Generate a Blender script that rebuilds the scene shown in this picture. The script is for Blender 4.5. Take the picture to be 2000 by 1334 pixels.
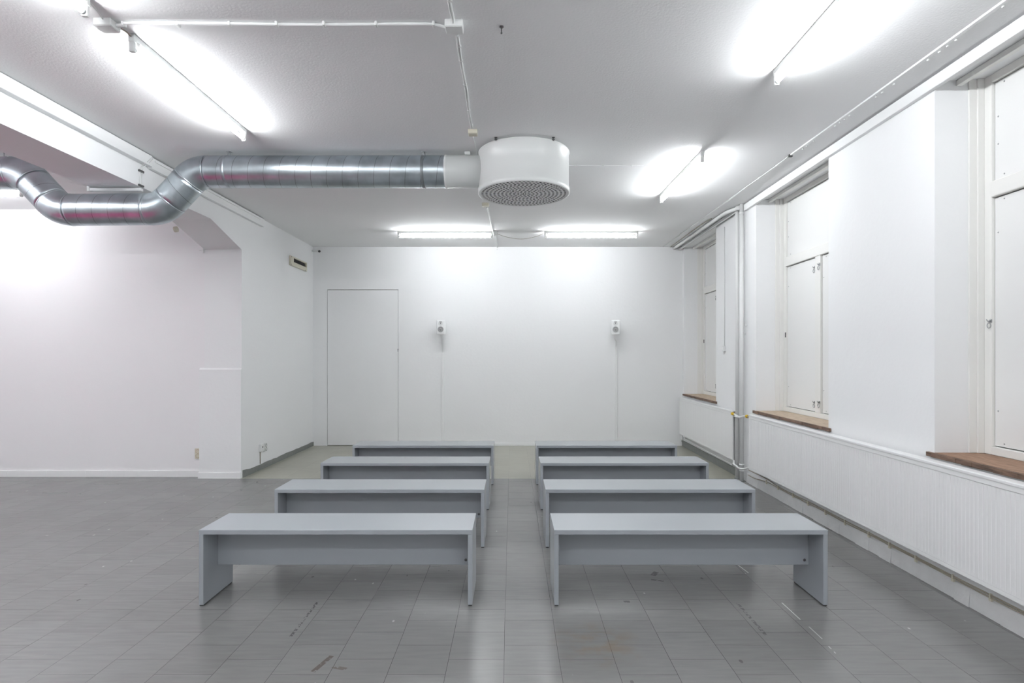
import bpy, bmesh, math, random
from mathutils import Vector, Matrix
random.seed(7)
PI = math.pi
S = bpy.context.scene
COL = S.collection
for o in list(bpy.data.objects):
    bpy.data.objects.remove(o)

# ------------------------------------------------------------------ camera, world, exposure
cam_d = bpy.data.cameras.new('camera'); cam = bpy.data.objects.new('camera', cam_d); COL.objects.link(cam)
cam.location = (0, 0, 1.645); cam.rotation_euler = (PI/2, 0, 0)
cam_d.lens = 20.0; cam_d.sensor_width = 36.0; cam_d.sensor_fit = 'HORIZONTAL'
cam_d.shift_y = 0.0137; cam_d.clip_start = 0.05
S.camera = cam
w = bpy.data.worlds.new('world'); S.world = w; w.use_nodes = True
w.node_tree.nodes['Background'].inputs[0].default_value = (0.5, 0.52, 0.55, 1)
w.node_tree.nodes['Background'].inputs[1].default_value = 0.3
S.view_settings.view_transform = 'Standard'; S.view_settings.look = 'None'
S.view_settings.gamma = 1.0; S.view_settings.exposure = 0.0
S.view_settings.use_curve_mapping = False
TUBE = 156.0          # strength of the fluorescent tubes
CZ = 3.629           # ceiling height
LX = -3.63           # left wall face
BY = 10.378          # back wall face
RX0, RS = 2.94, 0.0163   # right wall face: x = RX0 + RS*y
RA = -math.atan(RS)

# ------------------------------------------------------------------ materials
def nodes(m):
    m.use_nodes = True
    return m.node_tree.nodes, m.node_tree.links, m.node_tree.nodes['Principled BSDF']
def simple(name, col, rough=0.5, metal=0.0, spec=0.5, noise=None, bump=None, var=0.0, coord='Object'):
    m = bpy.data.materials.new(name); N, L, B = nodes(m)
    B.inputs['Base Color'].default_value = (*col, 1); B.inputs['Roughness'].default_value = rough
    B.inputs['Metallic'].default_value = metal; B.inputs['Specular IOR Level'].default_value = spec
    tc = N.new('ShaderNodeTexCoord')
    nz = N.new('ShaderNodeTexNoise'); nz.inputs['Scale'].default_value = noise or 8.0
    nz.inputs['Detail'].default_value = 4
    L.new(tc.outputs[coord], nz.inputs['Vector'])
    v = max(var, 0.012)
    mx = N.new('ShaderNodeMixRGB'); mx.inputs[1].default_value = (*[c*(1-v) for c in col], 1)
    mx.inputs[2].default_value = (*[min(1, c*(1+v)) for c in col], 1)
    L.new(nz.outputs['Fac'], mx.inputs[0]); L.new(mx.outputs[0], B.inputs['Base Color'])
    if bump:
        sc, st, di = bump
        n2 = N.new('ShaderNodeTexNoise'); n2.inputs['Scale'].default_value = sc; n2.inputs['Detail'].default_value = 5
        L.new(tc.outputs[coord], n2.inputs['Vector'])
        b = N.new('ShaderNodeBump'); b.inputs['Strength'].default_value = st; b.inputs['Distance'].default_value = di
        L.new(n2.outputs['Fac'], b.inputs['Height']); L.new(b.outputs[0], B.inputs['Normal'])
    return m
def emit(name, col, s):
    m = bpy.data.materials.new(name); N, L, B = nodes(m)
    B.inputs['Base Color'].default_value = (.9, .9, .9, 1)
    B.inputs['Emission Color'].default_value = (*col, 1); B.inputs['Emission Strength'].default_value = s
    return m
M = {}
M['wall'] = simple('white_wall_paint', (.87, .875, .88), .75, 0, .25, 1.3, (22, .25, .006), .012)
M['wall_pink_cast'] = simple('white_wall_paint_pink_cast', (.875, .865, .875), .75, 0, .25, 1.3, (22, .2, .005), .012)  # left-room wall white with the pink bounce light mixed into its colour
M['plinth'] = simple('rough_white_plinth_paint', (.72, .72, .72), .7, 0, .3, 9, (14, .6, .015), .10)
M['ceiling'] = simple('ceiling_plaster', (.88, .882, .885), .85, 0, .2, 0.9, (60, .30, .005), .02)
M['trim'] = simple('white_gloss_trim', (.86, .865, .865), .45, 0, .4, 6, (18, .1, .002), .015)
M['frame'] = simple('cream_window_paint', (.83, .825, .80), .5, 0, .4, 5, (30, .08, .002), .015)
M['panel'] = simple('offwhite_window_panel', (.83, .83, .82), .55, 0, .35, 2, None, .01)
M['dark'] = simple('dark_gap', (.02, .02, .02), .9)
M['grime'] = simple('dark_grey_skirting', (.22, .23, .22), .6, 0, .3, 14, (20, .5, .006), .15)
M['bench'] = simple('blue_grey_laminate', (.365, .388, .415), .22, 0, .9, 4, None, .012)
M['black'] = simple('black_plastic', (.015, .015, .015), .5)
M['steel'] = simple('dull_steel', (.45, .46, .47), .35, .9, .5, 20, None, .05)
M['strap'] = simple('grey_steel_strap', (.22, .24, .25), .45, .6, .5, 20, None, .05)
M['darksteel'] = simple('dark_steel', (.12, .12, .12), .4, .8, .5, 20, None, .05)
M['plastic'] = simple('white_plastic', (.78, .79, .78), .4, 0, .5, 9, None, .01)
M['cream'] = simple('cream_plastic', (.66, .63, .52), .45, 0, .5, 9, None, .02)
M['cable'] = simple('white_cable', (.75, .76, .75), .5)
M['oldcable'] = simple('old_brown_cable', (.36, .32, .26), .6, 0, .3, 6, None, .15)
M['radiator'] = simple('radiator_enamel', (.84, .84, .84), .35, 0, .5, 3, None, .01)
M['pipe'] = simple('white_painted_pipe', (.80, .805, .80), .35, 0, .5, 8, None, .02)
M['yellow'] = simple('yellow_plastic', (.75, .48, .02), .4)
M['drum'] = simple('diffuser_enamel', (.74, .755, .745), .3, 0, .5, 2, None, .01)
M['grille'] = simple('grille_sheet', (.80, .81, .80), .5, 0, .4, 60, None, .2)
M['hole'] = simple('grille_hole', (.05, .05, .05), .8)
M['speaker'] = simple('white_speaker_case', (.84, .85, .85), .4)
M['cone'] = simple('grey_speaker_cone', (.34, .34, .34), .6)
M['magenta'] = simple('magenta_felt', (.48, .05, .17), .9, 0, .1, 30, None, .08)
def tube_mat(f): return emit('lit_fluorescent_tube', (.945, .975, 1.0), TUBE*f)

def wood(name, c1, c2):
    m = bpy.data.materials.new(name); N, L, B = nodes(m)
    tc = N.new('ShaderNodeTexCoord'); mp = N.new('ShaderNodeMapping'); mp.inputs['Scale'].default_value = (26, 3, 26)
    nz = N.new('ShaderNodeTexNoise'); nz.inputs['Scale'].default_value = 2.2; nz.inputs['Detail'].default_value = 8
    r = N.new('ShaderNodeValToRGB'); r.color_ramp.elements[0].position = .32; r.color_ramp.elements[1].position = .68
    r.color_ramp.elements[0].color = (*c1, 1); r.color_ramp.elements[1].color = (*c2, 1)
    L.new(tc.outputs['Object'], mp.inputs['Vector']); L.new(mp.outputs[0], nz.inputs['Vector'])
    L.new(nz.outputs['Fac'], r.inputs[0]); L.new(r.outputs[0], B.inputs['Base Color'])
    B.inputs['Roughness'].default_value = .6
    b = N.new('ShaderNodeBump'); b.inputs['Strength'].default_value = .4; b.inputs['Distance'].default_value = .003
    L.new(nz.outputs['Fac'], b.inputs['Height']); L.new(b.outputs[0], B.inputs['Normal'])
    return m
M['wood_dark'] = wood('worn_brown_wood', (.18, .095, .055), (.38, .23, .15))
M['wood_light'] = wood('worn_tan_wood', (.38, .28, .19), (.60, .49, .38))
M['wood_edge'] = wood('rough_sill_edge', (.05, .028, .018), (.20, .12, .08))

def metal_duct(name, axis_angle, spiral=True):
    """galvanised sheet; helical seam around the section's own axis (object space, axis tilted in XZ)"""
    m = bpy.data.materials.new(name); N, L, B = nodes(m)
    B.inputs['Metallic'].default_value = 1.0
    tc = N.new('ShaderNodeTexCoord')
    rot = N.new('ShaderNodeVectorRotate'); rot.rotation_type = 'Y_AXIS'; rot.inputs['Angle'].default_value = axis_angle
    L.new(tc.outputs['Object'], rot.inputs['Vector'])
    sp = N.new('ShaderNodeSeparateXYZ'); L.new(rot.outputs[0], sp.inputs[0])
    def math_(op, a, b=None, c=None):
        n = N.new('ShaderNodeMath'); n.operation = op
        for i, v in enumerate((a, b, c)):
            if v is None: continue
            if isinstance(v, (int, float)): n.inputs[i].default_value = v
            else: L.new(v, n.inputs[i])
        return n.outputs[0]
    # streaks: noise stretched around the circumference
    cb = N.new('ShaderNodeCombineXYZ')
    L.new(math_('MULTIPLY', sp.outputs[0], 75), cb.inputs[0])
    L.new(math_('MULTIPLY', sp.outputs[1], 5), cb.inputs[1]); L.new(math_('MULTIPLY', sp.outputs[2], 5), cb.inputs[2])
    nz = N.new('ShaderNodeTexNoise'); nz.inputs['Scale'].default_value = 1.0; nz.inputs['Detail'].default_value = 5
    L.new(cb.outputs[0], nz.inputs['Vector'])
    nb = N.new('ShaderNodeTexNoise'); nb.inputs['Scale'].default_value = 6
    L.new(tc.outputs['Object'], nb.inputs['Vector'])
    r = N.new('ShaderNodeValToRGB')
    r.color_ramp.elements[0].color = (.42, .47, .50, 1); r.color_ramp.elements[1].color = (.60, .66, .70, 1)
    r.color_ramp.elements[0].position = .3; r.color_ramp.elements[1].position = .7
    L.new(nb.outputs['Fac'], r.inputs[0])
    col = r.outputs[0]
    h = math_('MULTIPLY', nz.outputs['Fac'], 1.0 if spiral else .12)
    if spiral:
        ang = math_('DIVIDE', math_('ARCTAN2', sp.outputs[2], sp.outputs[1]), 2*PI)
        ph = math_('FRACT', math_('ADD', math_('DIVIDE', sp.outputs[0], .15), ang))
        d = math_('ABSOLUTE', math_('SUBTRACT', ph, .5))
        seam = math_('LESS_THAN', d, .022)
        h = math_('ADD', h, math_('MULTIPLY', seam, 2.0))
        mx = N.new('ShaderNodeMixRGB'); mx.inputs[2].default_value = (.17, .19, .20, 1)
        L.new(math_('MULTIPLY', math_('LESS_THAN', d, .014), .85), mx.inputs[0]); L.new(col, mx.inputs[1]); col = mx.outputs[0]
    L.new(col, B.inputs['Base Color'])
    L.new(math_('MULTIPLY_ADD', nz.outputs['Fac'], .08, .285), B.inputs['Roughness'])
    b = N.new('ShaderNodeBump'); b.inputs['Strength'].default_value = .9; b.inputs['Distance'].default_value = .0016
    L.new(h, b.inputs['Height']); L.new(b.outputs[0], B.inputs['Normal'])
    return m

# ------------------------------------------------------------------ floor material
def floor_mat(name, base, grout, beige=False):
    m = bpy.data.materials.new(name); N, L, B = nodes(m)
    geo = N.new('ShaderNodeNewGeometry'); sp = N.new('ShaderNodeSeparateXYZ'); L.new(geo.outputs['Position'], sp.inputs[0])
    def math_(op, a, b=None, c=None, clamp=False):
        n = N.new('ShaderNodeMath'); n.operation = op; n.use_clamp = clamp
        for i, v in enumerate((a, b, c)):
            if v is None: continue
            if isinstance(v, (int, float)): n.inputs[i].default_value = v
            else: L.new(v, n.inputs[i])
        return n.outputs[0]
    cb = N.new('ShaderNodeCombineXYZ')
    L.new(math_('SUBTRACT', sp.outputs[1], 2.938), cb.inputs[0]); L.new(math_('SUBTRACT', sp.outputs[0], .262), cb.inputs[1])
    # joints wander slightly
    wn = N.new('ShaderNodeTexNoise'); wn.inputs['Scale'].default_value = 1.5
    L.new(geo.outputs['Position'], wn.inputs['Vector'])
    wv = N.new('ShaderNodeVectorMath'); wv.operation = 'MULTIPLY_ADD'; wv.inputs[1].default_value = (.012, .012, 0)
    L.new(wn.outputs['Color'], wv.inputs[0]); L.new(cb.outputs[0], wv.inputs[2])
    bk = N.new('ShaderNodeTexBrick'); bk.offset = .5; bk.offset_frequency = 2; bk.squash = 1
    bk.inputs['Scale'].default_value = 1; bk.inputs['Brick Width'].default_value = .3; bk.inputs['Row Height'].default_value = .3
    bk.inputs['Mortar Size'].default_value = .0013; bk.inputs['Mortar Smooth'].default_value = .3
    bk.inputs['Color1'].default_value = (*[c*.95 for c in base], 1); bk.inputs['Color2'].default_value = (*[c*1.04 for c in base], 1)
    bk.inputs['Mortar'].default_value = (*grout, 1)
    L.new(wv.outputs[0], bk.inputs['Vector'])
    col = bk.outputs['Color']
    def mix(fac, a, b, mode='MIX'):
        n = N.new('ShaderNodeMixRGB'); n.blend_type = mode
        for i, v in ((0, fac), (1, a), (2, b)):
            if isinstance(v, (int, float)): n.inputs[i].default_value = v
            elif isinstance(v, tuple): n.inputs[i].default_value = (*v, 1)
            else: L.new(v, n.inputs[i])
        return n.outputs[0]
    def noise(sx, sy, scale, detail=4):
        mp = N.new('ShaderNodeMapping'); mp.inputs['Scale'].default_value = (sx, sy, 1)
        L.new(geo.outputs['Position'], mp.inputs['Vector'])
        n = N.new('ShaderNodeTexNoise'); n.inputs['Scale'].default_value = scale; n.inputs['Detail'].default_value = detail
        L.new(mp.outputs[0], n.inputs['Vector']); return n.outputs['Fac']
    def band(v, lo, hi):
        return math_('DIVIDE', math_('SUBTRACT', v, lo), hi-lo, None, True)
    # marbling in the sheet, blotches of wear
    mar = noise(1.2, 9, 4, 6)
    col = mix(band(mar, .3, .7), mix(1, col, (.94, .94, .94), 'MULTIPLY'), mix(1, col, (1.06, 1.06, 1.055), 'MULTIPLY'))
    wear = noise(1, 1, .9, 5)
    col = mix(math_('MULTIPLY', band(wear, .45, .7), .35), col, mix(1, col, (.84, .83, .80), 'MULTIPLY'))
    # specks of paint and dark scuffs
    def specks(scale, thr, seed):
        mp = N.new('ShaderNodeMapping'); mp.inputs['Location'].default_value = (seed, seed*2.3, 0); mp.inputs['Scale'].default_value = (1, .55, 1)
        mp.inputs['Rotation'].default_value = (0, 0, .3*seed)
        L.new(geo.outputs['Position'], mp.inputs['Vector'])
        v = N.new('ShaderNodeTexVoronoi'); v.inputs['Scale'].default_value = scale; v.inputs['Randomness'].default_value = 1
        L.new(mp.outputs[0], v.inputs['Vector'])
        s2 = N.new('ShaderNodeSeparateColor'); L.new(v.outputs['Color'], s2.inputs[0])
        keep = math_('GREATER_THAN', s2.outputs[0], .72)
        n = noise(1, 1, 60, 2)
        return math_('MULTIPLY', keep, math_('LESS_THAN', math_('ADD', v.outputs['Distance'], math_('MULTIPLY', n, .05)), thr))
    if not beige:
        col = mix(math_('MULTIPLY', specks(8, .085, 1), .5), col, (.50, .50, .48))
        col = mix(math_('MULTIPLY', specks(6, .085, 2.7), .6), col, (.07, .07, .065))
        scr = noise(60, 5, 2.0, 4)
        col = mix(math_('MULTIPLY', band(scr, .72, .80), .5), col, (.38, .38, .37))
        scr2 = noise(8, 90, 2.0, 4)
        col = mix(math_('MULTIPLY', band(scr2, .72, .80), .5), col, (.10, .10, .095))
    # particular marks: (x0,y0,x1,y1,halfwidth,colour,strength)
    if not beige:
        def streak(x0, y0, x1, y1, hw, c, st, col, rag=.5):
            dx, dy = x1-x0, y1-y0; Lg = math.hypot(dx, dy); ux, uy = dx/Lg, dy/Lg
            rx = math_('SUBTRACT', sp.outputs[0], (x0+x1)/2); ry = math_('SUBTRACT', sp.outputs[1], (y0+y1)/2)
            al = math_('ADD', math_('MULTIPLY', rx, ux), math_('MULTIPLY', ry, uy))
            pe = math_('ADD', math_('MULTIPLY', rx, -uy), math_('MULTIPLY', ry, ux))
            f = math_('MULTIPLY', math_('LESS_THAN', math_('ABSOLUTE', al), Lg/2), math_('LESS_THAN', math_('ABSOLUTE', pe), hw))
            n = noise(1, 1, 45 if hw > .004 else 20, 3)
            f = math_('MULTIPLY', f, math_('GREATER_THAN', n, rag))
            return mix(math_('MULTIPLY', f, st), col, c)
        def fl(px, py):
            Y = 1827.6/(py-694.4); return ((px-1000)*Y/1111, Y)
        for (a, b, hw, c, st, rag) in (
            ((568, 1243), (620, 1176), .009, (.05, .05, .05), .7, .5), ((611, 1312), (648, 1281), .014, (.09, .075, .06), .75, .42),
            ((650, 1302), (676, 1307), .014, (.10, .085, .06), .6, .45),
            ((1440, 1178), (1497, 1242), .010, (.05, .05, .05), .6, .5), ((1527, 1177), (1563, 1210), .003, (.6, .6, .58), .9, .35),
            ((1580, 1224), (1606, 1248), .003, (.5, .5, .48), .8, .38), ((1442, 1104), (1462, 1119), .003, (.6, .6, .58), .9, .35),
            ((1618, 1262), (1632, 1276), .003, (.5, .5, .48), .7, .38),
            ((1218, 1175), (1230, 1175), .014, (.05, .05, .05), .7, .35), ((1275, 1124), (1282, 1117), .02, (.06, .06, .06), .6, .4),
            ((1272, 1132), (1296, 1135), .010, (.06, .06, .06), .6, .4),
            ((83, 962), (132, 962.5), .012, (.06, .06, .06), .7, .3), ((184, 945), (232, 945.5), .012, (.07, .07, .07), .6, .3)):
            p, q = fl(*a), fl(*b); col = streak(*p, *q, hw, c, st, col, rag)
        # rusty stain in front of the right-hand bench
        cx, cy = fl(1168, 1256)
        d = N.new('ShaderNodeVectorMath'); d.operation = 'DISTANCE'; d.inputs[1].default_value = (cx, cy, 0)
        L.new(geo.outputs['Position'], d.inputs[0])
        n = noise(1, 1, 7, 5)
        f = math_('MULTIPLY', band(d.outputs['Value'], .30, .08), band(n, .45, .62))
        col = mix(math_('MULTIPLY', f, .45), col, (.19, .135, .075))
    L.new(col, B.inputs['Base Color'])
    rn = noise(1, 1, 3.2, 5)
    L.new(math_('MULTIPLY_ADD', rn, .06, .205 if not beige else .29), B.inputs['Roughness'])
    B.inputs['Specular IOR Level'].default_value = .5
    b = N.new('ShaderNodeBump'); b.inputs['Strength'].default_value = .25; b.inputs['Distance'].default_value = .002
    hh = math_('ADD', math_('MULTIPLY', bk.outputs['Fac'], -1.0), math_('MULTIPLY', noise(1, 1, 5, 4), .5))
    L.new(hh, b.inputs['Height']); L.new(b.outputs[0], B.inputs['Normal'])
    return m
M['floor'] = floor_mat('grey_vinyl_tiles', (.195, .194, .190), (.045, .045, .043))
M['floor_beige'] = floor_mat('beige_vinyl_tiles', (.36, .355, .30), (.20, .195, .16), True)

# ------------------------------------------------------------------ mesh helpers
class G:
    """geometry collector"""
    def __init__(s): s.bm = bmesh.new()
    def box(s, x0, x1, y0, y1, z0, z1, bev=0.0, seg=2, mi=0):
        b = bmesh.new(); bmesh.ops.create_cube(b, size=1.0)
        for v in b.verts:
            v.co = Vector((x0+(v.co.x+.5)*(x1-x0), y0+(v.co.y+.5)*(y1-y0), z0+(v.co.z+.5)*(z1-z0)))
        if bev > 0: bmesh.ops.bevel(b, geom=b.edges[:], offset=bev, segments=seg, affect='EDGES', profile=.5)
        s._join(b, mi); return s
    def _join(s, b, mi=0):
        mp = {}
        for v in b.verts: mp[v] = s.bm.verts.new(v.co)
        for f in b.faces:
            try:
                nf = s.bm.faces.new([mp[v] for v in f.verts]); nf.material_index = mi; nf.smooth = f.smooth
            except ValueError: pass
        b.free()
    def prism(s, pts, axis, a0, a1, mi=0):
        """pts 2-D polygon; axis 'x': pts=(y,z); 'y': pts=(x,z); 'z': pts=(x,y)"""
        def P(p, a): return {'x': (a, p[0], p[1]), 'y': (p[0], a, p[1]), 'z': (p[0], p[1], a)}[axis]
        A = [s.bm.verts.new(P(p, a0)) for p in pts]; Bv = [s.bm.verts.new(P(p, a1)) for p in pts]
        n = len(pts); fs = [s.bm.faces.new(A[::-1]), s.bm.faces.new(Bv)]
        for i in range(n): fs.append(s.bm.faces.new((A[i], A[(i+1) % n], Bv[(i+1) % n], Bv[i])))
        for f in fs: f.material_index = mi
        bmesh.ops.recalc_face_normals(s.bm, faces=fs); return s
    def tube(s, pts, r, n=12, cap=True, mi=0, smooth=True):
        pts = [Vector(p) for p in pts]; rings = []
        rr = r if isinstance(r, (list, tuple)) else [r]*len(pts)
        prev = None
        for i, p in enumerate(pts):
            t = (pts[min(i+1, len(pts)-1)] - pts[max(i-1, 0)]).normalized()
            if prev is None:
                a = Vector((0, 0, 1)) if abs(t.z) < .9 else Vector((1, 0, 0))
                u = t.cross(a).normalized()
            else:
                u = (prev - t*prev.dot(t)).normalized()
            prev = u; vv = t.cross(u)
            rings.append([s.bm.verts.new(p + (u*math.cos(2*PI*k/n) + vv*math.sin(2*PI*k/n))*rr[i]) for k in range(n)])
        for a, b in zip(rings, rings[1:]):
            for k in range(n):
                f = s.bm.faces.new((a[k], a[(k+1) % n], b[(k+1) % n], b[k])); f.smooth = smooth; f.material_index = mi
        if cap:
            f = s.bm.faces.new(rings[0][::-1]); f.material_index = mi
            f = s.bm.faces.new(rings[-1]); f.material_index = mi
        return s
    def lathe(s, prof, c, axis='z', n=64, mi=0, smooth=True):
        """prof list of (r, h) revolved about an axis through c"""
        rings = []
        for r, h in prof:
            ring = []
            for k in range(n if r > 1e-6 else 1):
                a = 2*PI*k/n
                q = {'z': (r*math.cos(a), r*math.sin(a), h), 'y': (r*math.cos(a), h, r*math.sin(a)), 'x': (h, r*math.cos(a), r*math.sin(a))}[axis]
                ring.append(s.bm.verts.new(Vector(c)+Vector(q)))
            rings.append(ring)
        fs = []
        for a, b in zip(rings, rings[1:]):
            for k in range(n):
                va = [a[k % len(a)], a[(k+1) % len(a)]]; vb = [b[(k+1) % len(b)], b[k % len(b)]]
                vs = []
                for v in va+vb:
                    if v not in vs: vs.append(v)
                if len(vs) > 2:
                    f = s.bm.faces.new(vs); f.smooth = smooth; f.material_index = mi; fs.append(f)
        bmesh.ops.recalc_face_normals(s.bm, faces=fs)
        return s
BASE = {}
def frame_matrix(R):
    return Matrix.Translation((RX0, 0, 0)) @ Matrix.Rotation(RA, 4, 'Z') if R else Matrix.Identity(4)
def thing(name, label, cat, base=(0, 0, 0), group=None, R=False, kind=None):
    o = bpy.data.objects.new(name, None); COL.objects.link(o); o.empty_display_size = .1
    o.location = frame_matrix(R) @ Vector(base)
    if R: o.rotation_euler = (0, 0, RA)
    BASE[o] = Vector(base)
    if label: o['label'] = label
    if cat: o['category'] = cat
    if group: o['group'] = group
    if kind: o['kind'] = kind
    return o
def obj(name, g, mats, parent=None, label=None, cat=None, group=None, R=False, kind=None, autosmooth=False):
    me = bpy.data.meshes.new(name); bm = g.bm
    if parent is not None: b = BASE[parent]
    else:
        xs = [v.co for v in bm.verts]
        b = Vector(((min(v.x for v in xs)+max(v.x for v in xs))/2, (min(v.y for v in xs)+max(v.y for v in xs))/2, min(v.z for v in xs)))
    bmesh.ops.translate(bm, verts=bm.verts[:], vec=-b)
    bm.to_mesh(me); bm.free()
    for mm in (mats if isinstance(mats, (list, tuple)) else [mats]): me.materials.append(mm)
    o = bpy.data.objects.new(name, me); COL.objects.link(o)
    if parent is not None: o.parent = parent
    else:
        o.location = frame_matrix(R) @ b
        if R: o.rotation_euler = (0, 0, RA)
    BASE[o] = b
    if label: o['label'] = label
    if cat: o['category'] = cat
    if group: o['group'] = group
    if kind: o['kind'] = kind
    return o
def struct(name, g, mats, parent=None, R=False, label=None):
    return obj(name, g, mats, parent, label=label, R=R, kind='structure' if parent is None else None)
def P(px, py, Y): return Vector(((px-1000)*Y/1111, Y, 1.645-(py-694.4)*Y/1111))
def bez(pts, n=8):
    """smooth polyline through pts (Catmull-Rom)"""
    pts = [Vector(p) for p in pts]; out = []
    for i in range(len(pts)-1):
        p0, p1, p2, p3 = pts[max(i-1, 0)], pts[i], pts[i+1], pts[min(i+2, len(pts)-1)]
        for k in range(n):
            t = k/n
            out.append(.5*((2*p1)+(p2-p0)*t+(2*p0-5*p1+4*p2-p3)*t*t+(3*p1-p0-3*p2+p3)*t**3))
    out.append(pts[-1]); return out

# ------------------------------------------------------------------ the setting
YB, XL = -3.5, -9.5     # wall behind the camera, far end of the left-hand room
g = G()
g.box(XL, 3.4, YB, 7.60, -.06, 0, mi=0)
g.box(XL, -4.0, 7.60, 7.9, -.06, 0, mi=0)
g.box(-4.0, 3.6, 7.60, BY+.1, -.06, 0, mi=1)
struct('floor', g, [M['floor'], M['floor_beige']])
struct('ceiling', G().box(XL-.1, 3.6, YB-.1, BY+.1, CZ, CZ+.15), M['ceiling'])
# dividing wall: beam, haunch and solid part in one profile
g = G().prism([(YB, 3.285), (6.85, 3.295), (7.64, 3.068), (7.64, 0), (BY, 0), (BY, CZ), (YB, CZ)], 'x', -4.13, LX)
struct('wall_left', g, M['wall'])
# back wall with the flush door opening
dx0, dx1, dz = (639-1000)*BY/1111, (778-1000)*BY/1111, 1.645+(694.4-565.5)*BY/1111
g = G(); g.box(-4.13, dx0, BY, BY+.2, 0, CZ); g.box(dx1, 3.7, BY, BY+.2, 0, CZ); g.box(dx0, dx1, BY, BY+.2, dz, CZ)
struct('wall_back', g, M['wall'])
d1 = thing('door_1', None, None, ((dx0+dx1)/2, BY, 0), kind='structure')
obj('door_leaf', G().box(dx0+.006, dx1-.006, BY+.003, BY+.04, .01, dz-.009), M['wall'], d1)
obj('door_backing', G().box(dx0, dx1, BY+.045, BY+.2, 0, dz), M['dark'], d1)
lg = G(); zl = 1.645+(694.4-684)*BY/1111
lg.box(dx1-.014, dx1+.002, BY-.006, BY+.004, zl-.02, zl-.006); lg.box(dx1-.014, dx1+.002, BY-.006, BY+.004, zl+.008, zl+.022)
obj('latch', lg, M['darksteel'], d1)
struct('baseboard_back', G().box(dx1+.02, 2.95, BY-.014, BY, 0, .05, .003), M['trim'])
# left-hand room
struct('wall_left_room_back', G().box(XL, -4.13, 7.72, 7.95, 0, CZ), M['wall_pink_cast'])
struct('wall_left_room_end', G().box(XL-.2, XL, YB, 7.95, 0, CZ), M['wall_pink_cast'])
struct('wall_behind', G().box(XL-.2, 3.3, YB-.2, YB, 0, CZ), M['wall'])
g = G()
for k in range(30):
    a, b = XL+k*.1775, XL+(k+1)*.1775
    g.box(a, min(b, -4.195), 7.700+random.uniform(-.002, .002), 7.72, 0, .085+random.uniform(-.003, .003), .002)
struct('baseboard_left_room', g, M['trim'])
# thicker foot of the pier and its ledge
g = G().prism([(7.725, 0), (7.618, 0), (7.618, 1.455), (7.64, 1.478), (7.725, 1.478)], 'x', -4.19, LX+.001)
g.prism([(7.625, .0), (7.604, 0), (7.604, .075), (7.625, .08)], 'x', -4.20, LX-.005)
struct('trim_1', g, M['wall'])
# ceiling-level trunking along the beam, near and far lengths
g = G().box(LX, LX+.062, YB, 5.65, CZ-.112, CZ-.006, .004)
struct('trim_2', g, M['trim'])
g = G().box(LX, LX+.05, 5.66, 8.24, CZ-.125, CZ-.012, .006); g.box(LX+.05, LX+.062, 5.7, 8.1, CZ-.05, CZ-.03, .003)
struct('trim_3', g, M['trim'])
# dark skirting on the left wall and under the far radiator
g = G(); n = 24
pts = [(7.66+(BY-7.66)*k/n, .075+random.uniform(-.006, .006)+(.02 if k < 2 else 0)) for k in range(n+1)]
g.prism([(7.66, 0)]+[(y, z) for y, z in pts]+[(BY, 0)], 'x', LX, LX+.012)
struct('baseboard_left', g, M['grime'])
# right wall in its own (very slightly turned) frame: x = depth into the wall, y = along it
WIN = [(10.27, 8.59), (7.125, 5.444), (4.047, 2.36)]
ZS, ZH = .955, 3.60
g = G()
g.box(0, .5, -4, 10.6, 0, ZS-.036)
g.box(0, .5, -4, 10.6, ZH, CZ)
edges = [10.6]+[e for wnd in WIN for e in wnd]+[-4]
for a, b in zip(edges[0::2], edges[1::2]): g.box(0, .5, b, a, ZS-.036, ZH)
g.box(.45, .5, 2.3, 10.3, ZS-.036, ZH)
struct('wall_right', g, M['wall'], R=True)
struct('trim_4', G().box(-.04, 0, -4, 7.42, 3.530, CZ-.016, .004), M['trim'], R=True)
g = G()
k = 0; y = 7.40
while y > 0:
    y2 = y-random.uniform(.12, .3)
    z = .12+random.uniform(-.004, .006)
    g.prism([(-.006-random.uniform(.0, .012), 0), (.0, 0), (.0, .125), (-.006, .11+random.uniform(-.004, .008))], 'y', y2, y)
    y = y2
struct('baseboard_right', g, M['plinth'], R=True)
g = G().box(-.012, 0, 7.60, 10.36, 0, .105)
struct('baseboard_right_far', g, M['grime'], R=True)

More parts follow.
